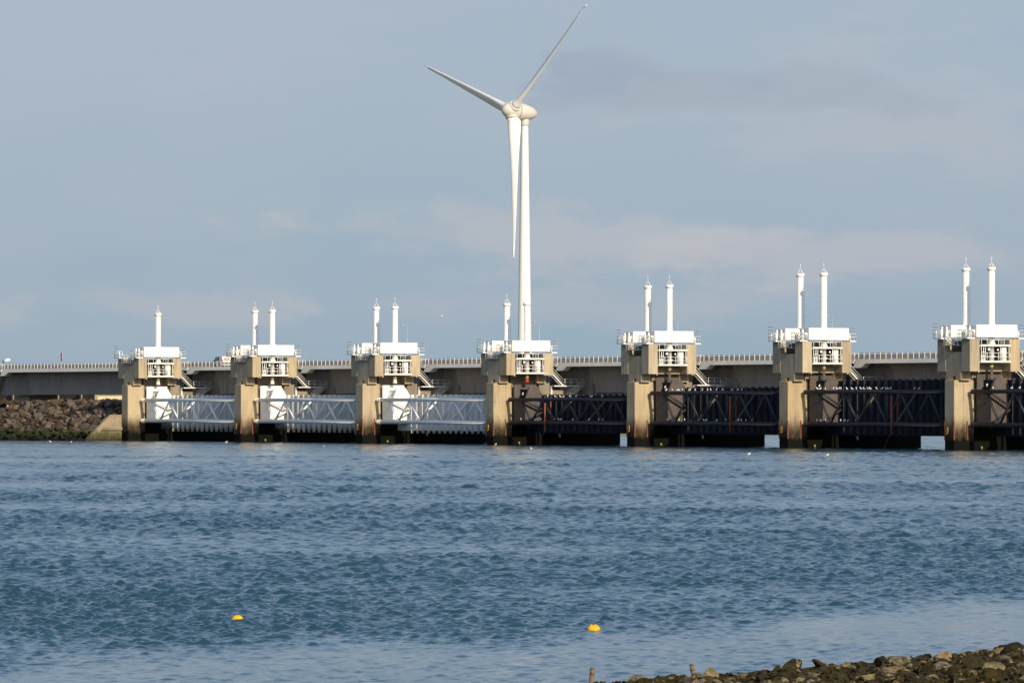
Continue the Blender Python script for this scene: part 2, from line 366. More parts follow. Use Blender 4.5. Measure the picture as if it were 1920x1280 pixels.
# ------------------------------------------------------------------ the sea
def build_sea():
    rng = np.random.default_rng(7)
    # sheet of modelled waves between the shore and a little behind the barrier
    rows = []; d = 122.0
    while d < 1360:
        rows.append(d); d += 0.11 if d < 215 else (0.11+(d-215)*0.0010)
    rows = np.array(rows)
    inner = np.linspace(-0.094, 0.094, 376); wing = 0.094+0.18*np.linspace(0, 1, 13)[1:]**2.0
    t = np.concatenate([-wing[::-1], inner, wing]); nc = len(t)
    D = np.repeat(rows[:, None], nc, 1); X = D*t[None, :]
    x = CAM[0]+X*XD[0]+D*YD[0]; y = CAM[1]+X*XD[1]+D*YD[1]
    cell = np.maximum(np.gradient(rows)[:, None]*0.5, D*np.gradient(t)[None, :])
    z = np.zeros_like(x)
    # slow patches of rougher and calmer water; calm belt in the lee of the stones on the shore
    patch = np.zeros_like(x)
    for k in range(14):
        lam = rng.uniform(25, 150); a = rng.uniform(0, 2*PI); patch += np.sin(2*PI/lam*(x*np.cos(a)+y*np.sin(a))+rng.uniform(0, 6.28))
    patch = 1.0+0.07*patch; patch = np.clip(patch, 0.6, 1.4)
    edge = 136.6+(X+2)*1.55+np.maximum(0, X-7)*0.45
    off = D-edge+4.0*np.sin(X*0.31+0.5)+2.5*np.sin(X*0.83+D*0.05)
    calm = 0.24+0.76*np.clip((off-27)/17, 0, 1)**1.2
    patch = patch*calm
    wind = math.atan2(YD[1], YD[0])+R(14)
    fetch = np.clip((off-25)/260, 0, 1)
    def field(l0, l1, n, spread):
        g = np.zeros_like(x); tot = 0.0
        for k in range(n):
            lam = l0*(l1/l0)**((k+rng.random())/n); a = wind+rng.normal(0, spread)
            w = np.clip((lam/cell-2.4)/2.0, 0, 1)
            kx, ky = 2*PI/lam*math.cos(a), 2*PI/lam*math.sin(a)
            g += w*np.sin(kx*x+ky*y+rng.uniform(0, 6.28)+0.8*np.sin((kx*y-ky*x)*0.31+rng.uniform(0, 6.28)))
        return g/math.sqrt(n/2.0)
    # wavelets that stand up out of a gently rippled sheet
    for l0, l1, n, spread, amp, th, f0, f1 in ((0.36, 0.7, 28, 0.8, 0.024, 0.0, 1.0, 1.0), (0.7, 1.3, 30, 0.75, 0.035, 0.15, 0.85, 1.1), (1.3, 2.5, 26, 0.7, 0.038, 0.35, 0.4, 1.15), (2.5, 4.5, 14, 0.6, 0.034, 0.7, 0.2, 0.9)):
        g = field(l0, l1, n, spread)
        z += amp*patch*(f0+(f1-f0)*fetch)*np.maximum(0, g-th)**1.25
        z += amp*0.10*patch*g
    z += 0.02*patch*(0.4+0.8*fetch)*field(5, 11, 10, 0.5)
    z -= z.mean()
    V = np.stack([x, y, z], -1).reshape(-1, 3)
    nr = len(rows)
    i = np.arange(nr-1)[:, None]*nc+np.arange(nc-1)[None, :]
    F = np.stack([i, i+1, i+nc+1, i+nc], -1).reshape(-1, 4)
    # the wide sea to the horizon, just under the wave sheet
    B = 42000.0; n0 = len(V)
    V2 = np.array([(-B, -B, -0.55), (B, -B, -0.55), (B, B, -0.55), (-B, B, -0.55)])
    V = np.concatenate([V, V2]); F = np.concatenate([F, np.array([[n0, n0+1, n0+2, n0+3]])])
    me = bpy.data.meshes.new('sea')
    me.vertices.add(len(V)); me.vertices.foreach_set('co', V.astype(np.float32).ravel())
    me.loops.add(len(F)*4); me.loops.foreach_set('vertex_index', F.astype(np.int32).ravel())
    me.polygons.add(len(F)); me.polygons.foreach_set('loop_start', np.arange(0, len(F)*4, 4, dtype=np.int32))
    me.polygons.foreach_set('use_smooth', np.ones(len(F), dtype=bool))
    me.update(calc_edges=True); me.validate()
    at = me.attributes.new('chop', 'FLOAT', 'POINT')
    at.data.foreach_set('value', np.concatenate([np.clip(patch, 0.25, 1.3).ravel(), np.ones(4)]).astype(np.float32))
    o = obj('sea', me, 'sea_water'); o['kind'] = 'structure'
build_sea()

# ------------------------------------------------------------------ island and rock dam on the left
def build_island():
    mb = MB()
    mb.prism([(11, 5.8), (13, 6.2), (46, 6.2), (56, -1.5), (11, -1.5)], 'x', -700, -4)
    mb.prism([(-700, 50), (-118, 50), (-150, 110), (-165, 420), (-700, 420)], 'z', -1.5, 5.0)
    mb.build('island_ground', 'island_grass')['kind'] = 'structure'
build_island()

def rock_mesh(seed, sub=2, cuts=9, squash=0.75):
    r = random.Random(seed); bm = bmesh.new(); bmesh.ops.create_icosphere(bm, subdivisions=sub, radius=1.0)
    for _ in range(cuts):
        n = Vector((r.gauss(0, 1), r.gauss(0, 1), r.gauss(0, 1))).normalized(); h = r.uniform(0.42, 0.80)
        for v in bm.verts:
            t = v.co.dot(n)
            if t > h: v.co -= n*(t-h)
    s = (r.uniform(0.85, 1.25), r.uniform(0.7, 1.0), squash*r.uniform(0.8, 1.15))
    for v in bm.verts:
        v.co = Vector((v.co.x*s[0], v.co.y*s[1], v.co.z*s[2]))+Vector((r.uniform(-1, 1), r.uniform(-1, 1), r.uniform(-1, 1)))*0.035
    me = bpy.data.meshes.new('stone'); bm.to_mesh(me); bm.free(); return me

def dam_z(v):
    return min(7.0, max(-1.5, (v+8.3)*0.50))
def build_dam():
    r = random.Random(3)
    mb = MB()
    mb.prism([(-12, -2.2), (-8.6, -0.8), (5.6, 6.3), (12.5, 6.3), (12.5, -2.2)], 'x', -95, -0.4)
    base = mb.build('rock_dam', 'dam_soil'); base['kind'] = 'structure'
    protos = [rock_mesh(100+k, 2, 16, 0.85) for k in range(14)]
    for p in protos: p.materials.append(MATS['dam_rock'])
    n = 0; spots = []
    for j in range(13):
        v = -8.2+j*1.45
        for k in range(24):
            u = -1.3-(k+0.5*(j % 2))*2.28+r.uniform(-0.45, 0.45)
            spots.append((u, v+r.uniform(-0.4, 0.4)))
    spots = spots[:300]
    for (u, v) in spots:
        o = obj('stone', r.choice(protos), None, base, (u, v, dam_z(v)+r.uniform(-0.3, 0.28)))
        s = r.uniform(0.95, 1.6) if r.random() < 0.75 else r.uniform(0.7, 1.0); o.scale = (s, s*r.uniform(0.85, 1.1), s*r.uniform(0.75, 1.05))
        o.rotation_euler = (r.uniform(-0.6, 0.6), r.uniform(-0.6, 0.6), r.uniform(0, 6.28))
    # smaller rubble wedged between, and the rest of the slope out of the way to the left
    allv = MB()
    coarse = [rock_mesh(200+k, 1, 8, 0.8) for k in range(6)]
    for _ in range(620):
        v = r.uniform(-8.8, 11); u = r.uniform(-58, -1.0); s = r.uniform(0.3, 0.75)
        put(allv, r.choice(coarse), (u, v, dam_z(v)+0.25), s, r)
    for _ in range(260):
        v = r.uniform(-8.8, 11); u = r.uniform(-94, -55); s = r.uniform(0.8, 1.4)
        put(allv, r.choice(coarse), (u, v, dam_z(v)), s, r)
    o = allv.build('rubble', 'dam_rock', base); o['kind'] = 'stuff'
    return base
def put(mb, me, loc, s, r):
    M = Matrix.Translation(loc) @ Matrix.Rotation(r.uniform(0, 6.28), 4, 'Z') @ Matrix.Rotation(r.uniform(-0.7, 0.7), 4, 'X')
    M = M @ Matrix.Diagonal((s, s*r.uniform(0.7, 1.1), s*r.uniform(0.6, 1.0), 1))
    mb.add([M @ v.co for v in me.vertices], [tuple(p.vertices) for p in me.polygons])
build_dam()

def wing_wall():
    t = thing('wing_wall', (-0.3, -1, 0), 'sloping concrete wing wall holding the rocks beside the first pier from the left', 'wall')
    mb = MB(); mb.prism([(0.98, -2), (0.98, 4.9), (-1.3, 4.9), (-6.6, 0.2), (-6.6, -2)], 'x', -0.35, 0.28); mb.build('wall_panel', 'wing_concrete', t)
    mb = MB(); mb.prism([(0.98, 2.0), (0.98, 2.55), (-2.6, 2.55), (-3.3, 2.0)], 'x', 0.285, 0.62); mb.build('ledge', 'wing_concrete', t)
wing_wall()

def pale_wall():
    t = thing('low_wall', (-80, 37, 5), 'pale sunlit low wall with fence posts seen under the bridge left of the first pier', 'wall')
    MB().box(-0.3, 0.3, -4.2, 8, 0, 3.6).build('wall_panel', 'pale_wall', t)
    mb = MB(); mb.box(-0.4, 0.42, -4.3, 8.1, 3.6, 3.95); mb.build('coping', 'island_grass', t)
    for k in range(7):
        MB().box(0.31, 0.4, -3.6+k*1.7, -3.52+k*1.7, 1.6, 3.4).build('fence_post', 'guard_brown', t)
pale_wall()

# ------------------------------------------------------------------ piers
def build_pier(i):
    u0 = BAY*i; H = HT(i); tall = TALL(i)
    extra = ['beside the rock dam', 'van on the bridge beside it', 'white gates on both sides','in front of the wind turbine', 'first with a tall head', 'second with a tall head', 'nearest, at the right edge'][i]
    t = thing('barrier_pier', (u0, 0, 0), f'{ORD[i]} concrete barrier pier from the left, {extra}', 'pier', 'concrete piers of the barrier')
    C = 'pier_concrete'; HC = 'head_concrete'
    MB().cham(0, 2.5, 0, 3.6, -4, 10.4, 0.07).build('nose_pillar', C, t)
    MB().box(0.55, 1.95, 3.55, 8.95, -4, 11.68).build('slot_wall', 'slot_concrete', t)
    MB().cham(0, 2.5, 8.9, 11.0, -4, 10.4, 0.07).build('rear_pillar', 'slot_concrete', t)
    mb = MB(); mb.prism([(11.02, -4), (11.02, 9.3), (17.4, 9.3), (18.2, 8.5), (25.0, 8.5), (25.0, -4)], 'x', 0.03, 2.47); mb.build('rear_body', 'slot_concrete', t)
    # neck with its small square niche
    mb = MB()
    mb.box(-0.65, 0.9, 0.75, 2.5, 10.4, 11.69); mb.box(1.75, 3.15, 0.75, 2.5, 10.4, 11.69)
    mb.box(0.9, 1.75, 0.75, 2.5, 11.0, 11.69); mb.box(0.9, 1.75, 1.7, 2.5, 10.4, 11.0)
    mb.build('neck', HC, t)
    MB().box(-0.65, 3.15, 8.1, 9.85, 10.4, 11.69).build('rear_neck', HC, t)
    for (a, b) in ((-3.0, -0.8), (3.3, 5.5)):
        for (c, d) in ((0.75, 2.5), (8.1, 9.85)):
            MB().cham(a, b, c, d, 11.7, H, 0.05).build('head_column', HC, t)
    mid = 14.6 if tall else 15.12
    MB().box(-0.802, 3.302, 0.79, 9.7, 11.7, mid).build('head_wall', HC, t)
    if tall:
        MB().box(-0.9, 3.4, 6.6, 9.4, mid, H-0.35).build('cross_wall', HC, t)
        MB().box(-0.85, 1.3, 2.0, 3.4, mid, H-0.55).build('valve_box', 'dark_steel', t)
    # service decks and rails on the head
    W = 'white_paint'
    MB().box(-2.75, -0.6, -0.25, 1.55, H+0.02, H+0.2).build('service_deck', W, t); MB().box(3.0, 5.6, 0.2, 1.6, H+0.02, H+0.2).build('service_deck', W, t)
    MB().box(-0.6, 3.0, 0.25, 1.5, H-0.95, H-0.85).build('lower_deck', 'galvanised', t); MB().box(3.3, 5.5, 9.6, 10.7, H+0.02, H+0.2).build('rear_deck', W, t)
    mb = MB(); railing(mb, [(-2.7, 1.5, H+0.2), (-2.7, -0.2, H+0.2), (-0.65, -0.2, H+0.2)], 1.15, 0.55, 0.05)
    mb.build('railing', W, t)
    mb = MB(); railing(mb, [(3.05, 0.25, H+0.2), (5.55, 0.25, H+0.2), (5.55, 1.5, H+0.2)], 1.15, 0.55, 0.05)
    mb.build('railing', W, t)
    mb = MB(); railing(mb, [(-0.6, 0.3, H-0.85), (3.0, 0.3, H-0.85)], 1.05, 0.9, 0.04); mb.build('railing', W, t)
    mb = MB(); railing(mb, [(5.45, 9.7, H+0.2), (5.45, 10.65, H+0.2), (3.4, 10.65, H+0.2)], 1.1, 0.9, 0.04); mb.build('railing', W, t)
    for (a, b) in ((-1.75, 0.75), (-0.75, 0.9), (4.35, 0.8), (5.2, 0.95)):
        if i == 0 and a < 0: continue
        MB().lathe([(0.27, 0), (0.27, 0.55), (0.17, 0.95), (0.14, 1.6), (0.05, 1.75)], 8, (a, b, H+0.2)).build('vent_bottle', W, t)
    for (a, b, c, d, e) in ((-2.4, 0.55, 0.5, 0.35, 1.0), (-1.3, 1.0, 0.35, 0.4, 0.75), (3.3, 0.8, 0.5, 0.4, 0.95), (3.95, 1.0, 0.3, 0.3, 0.65)):
        if i == 0 and a < 0: continue
        MB().box(a, a+c, b, b+d, H+0.2, H+0.2+e).build('cable_cabinet', W, t)
    MB().tube((4.9, 9.9, H+0.2), (4.9, 9.9, H+1.0), 0.16, 8).build('vent_bottle', W, t)
    # short stair between the decks
    mb = MB()
    for s in (0.35, 1.05):
        mb.tube((-0.7, s, H+0.25), (0.9, s, H-0.8), 0.06, 5); mb.tube((-0.7, s, H+1.2), (0.9, s, H+0.15), 0.035, 5)
    for k in range(6):
        f = k/5; mb.box(-0.7+1.6*f-0.12, -0.7+1.6*f+0.12, 0.35, 1.05, H+0.2-1.05*f-0.02, H+0.2-1.05*f+0.02)
    mb.build('deck_stair', W, t)
    # lattice aerials
    mb = MB()
    for (a, b) in ((-2.65, -0.1), (-1.75, -0.1)): mb.tube((a, b, H+0.2), (a, b, H+2.75), 0.03, 5)
    mb.tube((-2.9, -0.1, H+2.35), (-1.2, -0.1, H+2.35), 0.035, 5); mb.tube((-2.9, -0.1, H+1.85), (-1.2, -0.1, H+1.85), 0.035, 5); mb.build('aerial', 'galvanised', t)
    mb = MB(); mb.tube((5.4, 10.6, H+0.2), (5.4, 10.6, H+2.5), 0.03, 5); mb.tube((4.5, 10.6, H+0.2), (4.5, 10.6, H+2.3), 0.03, 5)
    mb.tube((4.2, 10.6, H+2.1), (5.7, 10.6, H+2.1), 0.03, 5); mb.tube((4.2, 10.6, H+1.6), (5.7, 10.6, H+1.6), 0.03, 5)
    mb.build('aerial', 'galvanised', t)
    # lamps under the head
    for (a, b) in ((4.9, 2.2), (5.3, 2.45), (4.9, 8.4), (5.3, 9.2)):
        MB().lathe([(0.07, -0.22), (0.11, -0.1), (0.05, 0)], 6, (a, b, 11.7)).build('lamp', W, t)
    # fenders, mooring bracket, white plate, ledge block near the water
    if i > 0:
        for (a, b) in ((-0.12, -0.02), (2.42, -0.12), (2.52, 2.2)):
            MB().box(a, a+0.16, b, b+0.16, 1.5, 4.3).build('fender', 'rust', t)
        mb = MB(); mb.tube((0.45, -0.1, 3.1), (0.95, -0.1, 3.35), 0.09, 6); mb.tube((0.95, -0.1, 3.35), (1.0, -0.12, 2.6), 0.08, 6)
        mb.tube((1.0, -0.12, 2.6), (0.4, -0.1, 2.2), 0.09, 6); mb.tube((0.4, -0.1, 2.2), (0.6, -0.1, 2.75), 0.07, 6); mb.tube((0.55, 0.05, 2.9), (0.55, -0.2, 2.9), 0.14, 7)
        mb.build('mooring_bracket', 'yellow_paint', t)
        MB().cham(2.2, 2.5, 4.9, 5.2, 0.2, 0.55, 0.05).build('ledge_block', 'yellow_paint', t)
    if i >= 2:
        mb = MB(); mb.box(2.475, 2.52, 12.85, 13.12, 1.25, 1.85); mb.box(2.475, 2.52, 12.65, 12.85, 1.65, 1.85); mb.build('white_plate', W, t)  # small stepped white plate on the pier side
    if i == 3:
        for zz, hh in ((9.4, 0.5), (7.8, 0.45), (6.6, 0.55), (5.0, 0.4)):
            mb = MB(); mb.box(1.05, 1.16, -0.006, 0.02, zz-hh/2, zz+hh/2); mb.box(1.34, 1.45, -0.006, 0.02, zz-hh/2, zz+hh/2)
            mb.box(1.16, 1.34, -0.006, 0.02, zz-hh/2, zz-hh/2+0.1); mb.box(1.16, 1.34, -0.006, 0.02, zz+hh/2-0.1, zz+hh/2)
            mb.build('painted_mark', 'mark_paint', t)
    # seat that carries the bridge
    MB().box(-4.5, 6.5, 17.2, 25.5, 8.55, 12.6).build('bridge_seat', 'girder_concrete', t)
    # ladder rungs on the inner corner of the nose pillar
    mb = MB()
    for k in range(16): mb.box(2.45, 2.62, 3.35, 3.72, 7.6+k*0.18, 7.64+k*0.18)
    mb.build('ladder', 'dark_steel', t)
for i in range(NP): build_pier(i)

# ------------------------------------------------------------------ lifting units with their white towers
def build_lifter(i, side):
    uc = BAY*i+1.25+side*3.3; H = HT(i)
    tower = [6.5, 6.5, 6.5, 6.5, 7.6, 8.7, 8.7][i]
    which = 'right' if side > 0 else 'left'
    lab = (f'white lifting unit with slim tower, {which} of the two on the {ORD[i]} pier' if i else
           'white lifting unit with the only tower on the first pier, beside the rock dam')
    t = thing('lifting_unit', (uc, 5.3, H), lab, 'lifting unit', 'white lifting units on the piers')
    W = 'white_paint'
    MB().cham(-1.45, 1.45, -3.72, 3.72, 0.28, 2.12, 0.05).build('crossbeam', W, t)
    M90 = Matrix.Rotation(R(90), 3, 'Y')
    o = MB().lathe([(0.34, 0), (0.34, 0.06), (0.26, 0.09)], 14, (1.452, 0, 1.1), M90).build('badge', W, t)
    for s in (-1, 1):
        MB().lathe([(0.2, 0), (0.24, 0.2), (0.2, 0.42)], 10, (0.9, s*3.72+(0 if s > 0 else -0.42), 1.15), Matrix.Rotation(R(-90), 3, 'X')).build('pivot', W, t)
    tw = MB().lathe([(0.62, 2.12), (0.62, 2.25), (0.50, 2.28), (0.50, 2.12+tower-0.55)], 18).build('tower_tube', W, t)
    mb = MB()
    for k in range(1, int(tower/1.6)): mb.lathe([(0.502, 0), (0.508, 0.02), (0.502, 0.04)], 18, (0, 0, 2.3+k*1.55))
    mb.build('weld_ring', W, tw)
    zt = 2.12+tower-0.55
    cp = MB().lathe([(0.50, -0.12), (0.66, 0.0), (0.68, 0.34), (0.60, 0.38), (0.30, 0.46), (0.05, 0.48)], 18, (0, 0, zt)).build('tower_cap', W, t)
    mb = MB()
    for k in range(6):
        a = k*PI/3; mb.tube((0.62*math.cos(a), 0.62*math.sin(a), zt+0.34), (0, 0, zt+1.15), 0.03, 4)
    mb.tube((0, 0, zt+0.8), (0, 0, zt+2.0), 0.03, 5); mb.build('lightning_rod', W, cp)
    mb = MB()
    for s in (-0.16, 0.16): mb.tube((0.46, s+0.3, 2.2), (0.46, s+0.3, zt), 0.018, 4)
    mb.build('cable_duct', 'galvanised', tw)
    # cylinder body under the beam
    MB().lathe([(0.40, -3.3), (0.40, -1.0), (0.58, -0.95), (0.58, -0.55), (0.5, -0.5), (0.5, 0.28)], 16).build('cylinder_body', W, t)
    MB().lathe([(0.55, -2.6), (0.55, -2.45)], 14).build('collar', W, t)
    MB().lathe([(0.30, -4.25), (0.30, -3.9), (0.24, -3.3)], 12).build('rod_joint', 'yellow_grease', t)
    dark = i >= 3
    MB().lathe([(0.42, 10.45-H), (0.36, 10.75-H), (0.24, 11.3-H), (0.2, -4.25)], 12).build('piston_rod', ('red_paint' if i == 3 else 'gate_box_dark') if dark and side > 0 else W, t)
    # two working platforms between the columns of the head
    for z0, nm in ((-3.42, 'lower_platform'), (-1.02, 'upper_platform')):
        s_out = 1.05*side
        x0, x1 = (-0.75, 1.15) if side > 0 else (-1.15, 0.75)
        p = MB().box(x0, x1, -2.72, 2.72, z0-0.06, z0+0.2).build(nm, W, t)
        mb = MB(); xe = 1.1*side
        railing(mb, [(xe, -2.6, z0+0.2), (xe, 2.6, z0+0.2)], 1.15 if z0 < -2 else 0.75, 0.95, 0.045, 1 if z0 < -2 else 0)
        mb.build('railing', W, p)
        mb = MB(); mb.tube((xe*0.9, -2.7, z0+0.05), (xe*0.5, -2.7, z0-0.35), 0.06, 5); mb.tube((xe*0.9, 2.7, z0+0.05), (xe*0.5, 2.7, z0-0.35), 0.06, 5); mb.build('bracket', W, p)
    mb = MB()
    for yy in (-2.55, 2.5): mb.tube((1.0*side, yy, -3.3), (1.0*side, yy, -0.9), 0.05, 6)
    mb.build('corner_post', W, t)
    MB().lathe([(0.48, -3.2), (0.5, -3.1), (0.5, -1.35), (0.44, -1.2)], 14, (0.25*side, 1.95, 0)).build('oil_drum', W, t)
    MB().box(-0.6, 0.5, 0.75, 1.35, -3.2, -2.2).build('pump_cabinet', 'dark_steel', t)
    for yy, zz, rr in ((-1.0, -1.55, 0.22), (0.62, -1.6, 0.16)):
        MB().lathe([(rr*0.6, -rr), (rr, -rr*0.4), (rr, rr*0.4), (rr*0.6, rr)], 10, (0.75*side, yy, zz)).build('flood_lamp', W, t)
    mb = MB()
    for yy in (1.15, 1.55): mb.tube((0.8*side, yy, -0.85), (0.8*side, yy, 0.3), 0.03, 4)
    for k in range(4): mb.tube((0.8*side, 1.15, -0.65+k*0.27), (0.8*side, 1.55, -0.65+k*0.27), 0.025, 4)
    mb.build('ladder', W, t)
    for yy, rr in ((-2.1, 0.07), (-1.75, 0.05), (1.0, 0.06), (1.3, 0.05)):
        mb = MB(); mb.tube((0.95*side, yy, -3.2), (0.95*side, yy, -1.2), rr, 6); mb.tube((0.95*side, yy, -1.9), (0.2*side, yy, -1.9), rr, 6); mb.build('pipe', W, t)
    MB().box(0.45*side-0.3, 0.45*side+0.3, -2.3, -1.6, -3.2, -2.35).build('valve_cabinet', W, t)
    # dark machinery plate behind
    MB().box(-0.9*side-0.1, -0.9*side+0.1, -2.7, 2.7, -3.2, -0.2).build('back_plate', 'dark_steel', t)
for i in range(NP):
    build_lifter(i, 1)
    if i > 0: build_lifter(i, -1)

# ------------------------------------------------------------------ gates
GZ = {0: (7.6, 8.3), 1: (7.6, 8.3), 2: (7.6, 8.3), 3: (7.6, 8.3), 4: (8.6, 9.4), 5: (8.7, 10.5), 6: (8.7, 10.5)}
def build_gate(i):
    u0 = BAY*i; zt, ztop = GZ[i]; zl = 3.75; white = i < 3
    TU = ('gate_white_clean' if i == 2 else 'gate_white') if white else 'gate_tube_dark'
    BR = TU if white else 'brace_dark'; PL = ('gate_white_clean' if i == 2 else 'gate_white_shaded') if white else 'gate_black'
    BX = TU if white else 'gate_box_dark'; RB = 'gate_rib_white' if white else 'rib_dark'
    nx = ORD[i+1] if i < 6 else None
    if white:
        lab = ['white steel lift gate nearest the rock dam, algae on its lower edge', 'middle one of the three white steel lift gates',
               'white steel lift gate next to the dark gates, clean down to its lower edge'][i]
    else:
        lab = ['first dark rusty steel lift gate, right next to the white gates', 'second dark steel lift gate from the left, between fifth and sixth pier',
               'third dark steel lift gate with the highest plate, between sixth and last pier', 'dark steel lift gate right of the last pier, cut by the picture edge'][i-3]
    t = thing('lift_gate', (u0, 0, 0), lab, 'gate', 'steel lift gates between the piers')
    V0, V1 = 2.7, 6.9
    for nm, zz, rr in (('upper_tube', zt, 0.30), ('lower_tube', zl, 0.34)):
        tb = MB().tube((3.2, V0, zz), (44.75, V0, zz), rr, 16).build(nm, TU, t)
        mb = MB()
        for uu in (3.3, 4.0, 42.9, 44.5): mb.tube((uu, V0, zz), (uu+0.14, V0, zz), rr+0.07, 16)
        mb.build('flange', TU, tb)
    MB().box(2.7, 44.7, V1, V1+0.1, 2.25 if white else 2.0, ztop).build('skin_plate', PL, t)
    rib = MB(); rib.box(-0.07, 0.07, -0.5, 0, 1.8 if white else 2.28, ztop-0.12); rib.box(-0.2, 0.2, -0.55, 0, ztop-0.12, ztop+0.2); ribm = rib.mesh('rib')
    k = 0; uu = 8.3
    while uu < 40.5:
        obj('rib', ribm, RB, t, (uu, V1-0.003, 0)); uu += 1.9
    # end boxes where the lifting rods take hold
    for a, b in ((2.95, 6.7), (40.9, 44.6)):
        MB().box(a, b, 3.7, V1-0.01, zl-0.15, zt+0.1).build('end_box', BX, t)
        ia, ib = (a, b) if a < 10 else (b, a); s = 1 if a < 10 else -1
        mb = MB(); mb.prism([(3.75, zt+0.1), (4.55, zt+2.05), (6.25, zt+2.05), (7.5, zt+0.1)], 'x', ib-0.42*s, ib-0.003*s); mb.build('lifting_lug', BX, t)
        MB().box(min(ia, ia+0.3*s), max(ia, ia+0.3*s), 3.6, 7.9, zt+0.1, zt+2.55).build('guide_plate', BX, t)
        MB().box(min(ia+0.3*s, ib-0.43*s), max(ia+0.3*s, ib-0.43*s), 4.75, 6.6, zt+0.1, zt+1.75).build('lug_box', PL, t)
        MB().lathe([(0.16, 0), (0.2, 0.25), (0.1, 0.5)], 8, (ia+1.5*s, 4.6, zt+0.7)).build('lamp', 'white_paint', t)
    # front zig-zag bracing
    lo = [10.4, 18.0, 25.7, 33.2, 40.4]; up = [6.9, 14.2, 22.0, 29.4, 36.9]
    for a, b in zip(lo, up):
        MB().tube((b, V0, zt-0.1), (a, V0, zl+0.1), 0.19, 8).build('diagonal', BR, t)
    for a, b in zip(lo[:-1], up[1:]):
        MB().tube((a, V0, zl+0.1), (b, V0, zt-0.1), 0.18, 8).build('diagonal', BR, t)
    # struts from the front tubes back to the plate
    for uu in (17.2, 28.0):
        MB().tube((uu, V0+0.15, zl+0.2), (uu, V1-0.1, zt+0.1), 0.19, 8).build('strut', TU if white else 'gate_box_dark', t)
    for uu in (7.6, 39.5):
        zm = (zt+zl)/2+0.1
        MB().tube((uu, V0+0.15, zt-0.1), (uu, V1-0.1, zm), 0.2, 8).build('strut', BR, t); MB().tube((uu, V0+0.15, zl+0.1), (uu, V1-0.1, zm-0.15), 0.18, 8).build('strut', BR, t)
    for uu in (15.6, 25.9):
        MB().tube((uu, V0, zl+0.2), (uu, V0, zt-0.2), 0.17, 8).build('post', BR, t)
    hp = {0: 25.0, 3: 15.6, 4: 27.5, 5: 27.7, 6: 22.0}.get(i)
    if hp:
        o = MB().tube((hp, V0-0.52, 2.35), (hp, V0-0.52, zt-0.55), 0.15, 10).build('hanging_post', TU if white else 'rust', t)
        MB().tube((hp, V0+0.6, zl), (hp, V0+0.6, zt-0.2), 0.12, 8).build('post', BR if white else 'rust', t)
        mb = MB()
        for zz in (zl+0.55, zt-0.75): mb.box(hp-0.06, hp+0.06, V0-0.5, V0, zz-0.08, zz+0.08)
        mb.build('clamp', BR, o)
        if i in (3, 5):
            mb = MB(); pts = [Vector((hp, V0-0.52, 2.35)), Vector((hp-1.2, V0-0.4, 1.4)), Vector((hp-1.9, V0-0.3, 0.5)), Vector((hp-2.3, V0-0.3, -0.3))]
            for a, b in zip(pts[:-1], pts[1:]): mb.tube(a, b, 0.035, 5)
            mb.build('rope', 'rust', o)
for i in range(NP): build_gate(i)

def build_beam(i):
    t = thing('upper_beam', (BAY*i, 9.3, 0), f'concrete upper beam behind the {ORD[i]} gate from the left', 'beam', 'concrete beams behind the gates')
    MB().box(2.55, 44.95, 0.0, 4.6, 2.15, 7.9).build('beam_body', 'beam_concrete', t)  # extra depth added at the back to block sun from the pier side
    mb = MB(); mb.box(2.55, 44.95, 2.2, 2.5, 7.9, 8.5); mb.build('upstand', 'beam_concrete', t)
for i in range(NP): build_beam(i)

# ------------------------------------------------------------------ walkways with stairs behind the gates
def build_walkway(i):
    W = 'white_paint'
    t = thing('access_walkway', (BAY*i+2.5, 11.0, 9.4), f'white railed walkway with stairs behind the {ORD[i]} pier from the left', 'walkway', 'white walkways behind the piers')
    MB().box(0.05, 1.35, 0.1, 8.2, 0.42, 0.6).build('deck', W, t)
    mb = MB(); railing(mb, [(1.3, 2.2, 0.6), (1.3, 8.15, 0.6), (0.1, 8.15, 0.6)], 1.1, 1.3, 0.035); mb.build('railing', W, t)
    MB().box(0.02, 0.3, 0.05, 0.35, -1.3, 0.42).build('leg', W, t)
    # stair up to the head
    mb = MB()
    for xx in (0.15, 1.15):
        mb.prism([(1.85, 0.55), (2.15, 0.55), (-0.9, 3.35), (-1.2, 3.35)], 'x', xx, xx+0.07)
    mb.build('stringer', W, t)
    mb = MB()
    for k in range(11):
        f = (k+0.5)/11; mb.box(0.2, 1.2, 2.0-3.0*f-0.12, 2.0-3.0*f+0.12, 0.6+2.75*f, 0.64+2.75*f)
    mb.build('treads', W, t)
    mb = MB()
    for xx in (0.2, 1.2):
        for hh in (0.95, 0.5): mb.tube((xx, 2.0, 0.6+hh), (xx, -1.0, 3.35+hh), 0.035, 5)
    mb.build('handrail', W, t)
    # stair down to the beam
    mb = MB()
    for xx in (1.45, 2.25):
        mb.tube((xx, 5.6, 0.55), (xx, 2.7, -1.3), 0.07, 5)
        for hh in (0.95, 0.5): mb.tube((xx, 5.6, 0.6+hh), (xx, 2.7, -1.3+hh), 0.035, 5)
        for f in (0, 0.5, 1): mb.tube((xx, 5.6-2.9*f, 0.55-1.85*f), (xx, 5.6-2.9*f, 1.5-1.85*f), 0.03, 5)
    mb.build('lower_stair', W, t)
    MB().tube((1.5, 5.9, -1.4), (1.5, 5.9, 2.6), 0.05, 6).build('post', 'galvanised', t)
for i in range(NP): build_walkway(i)

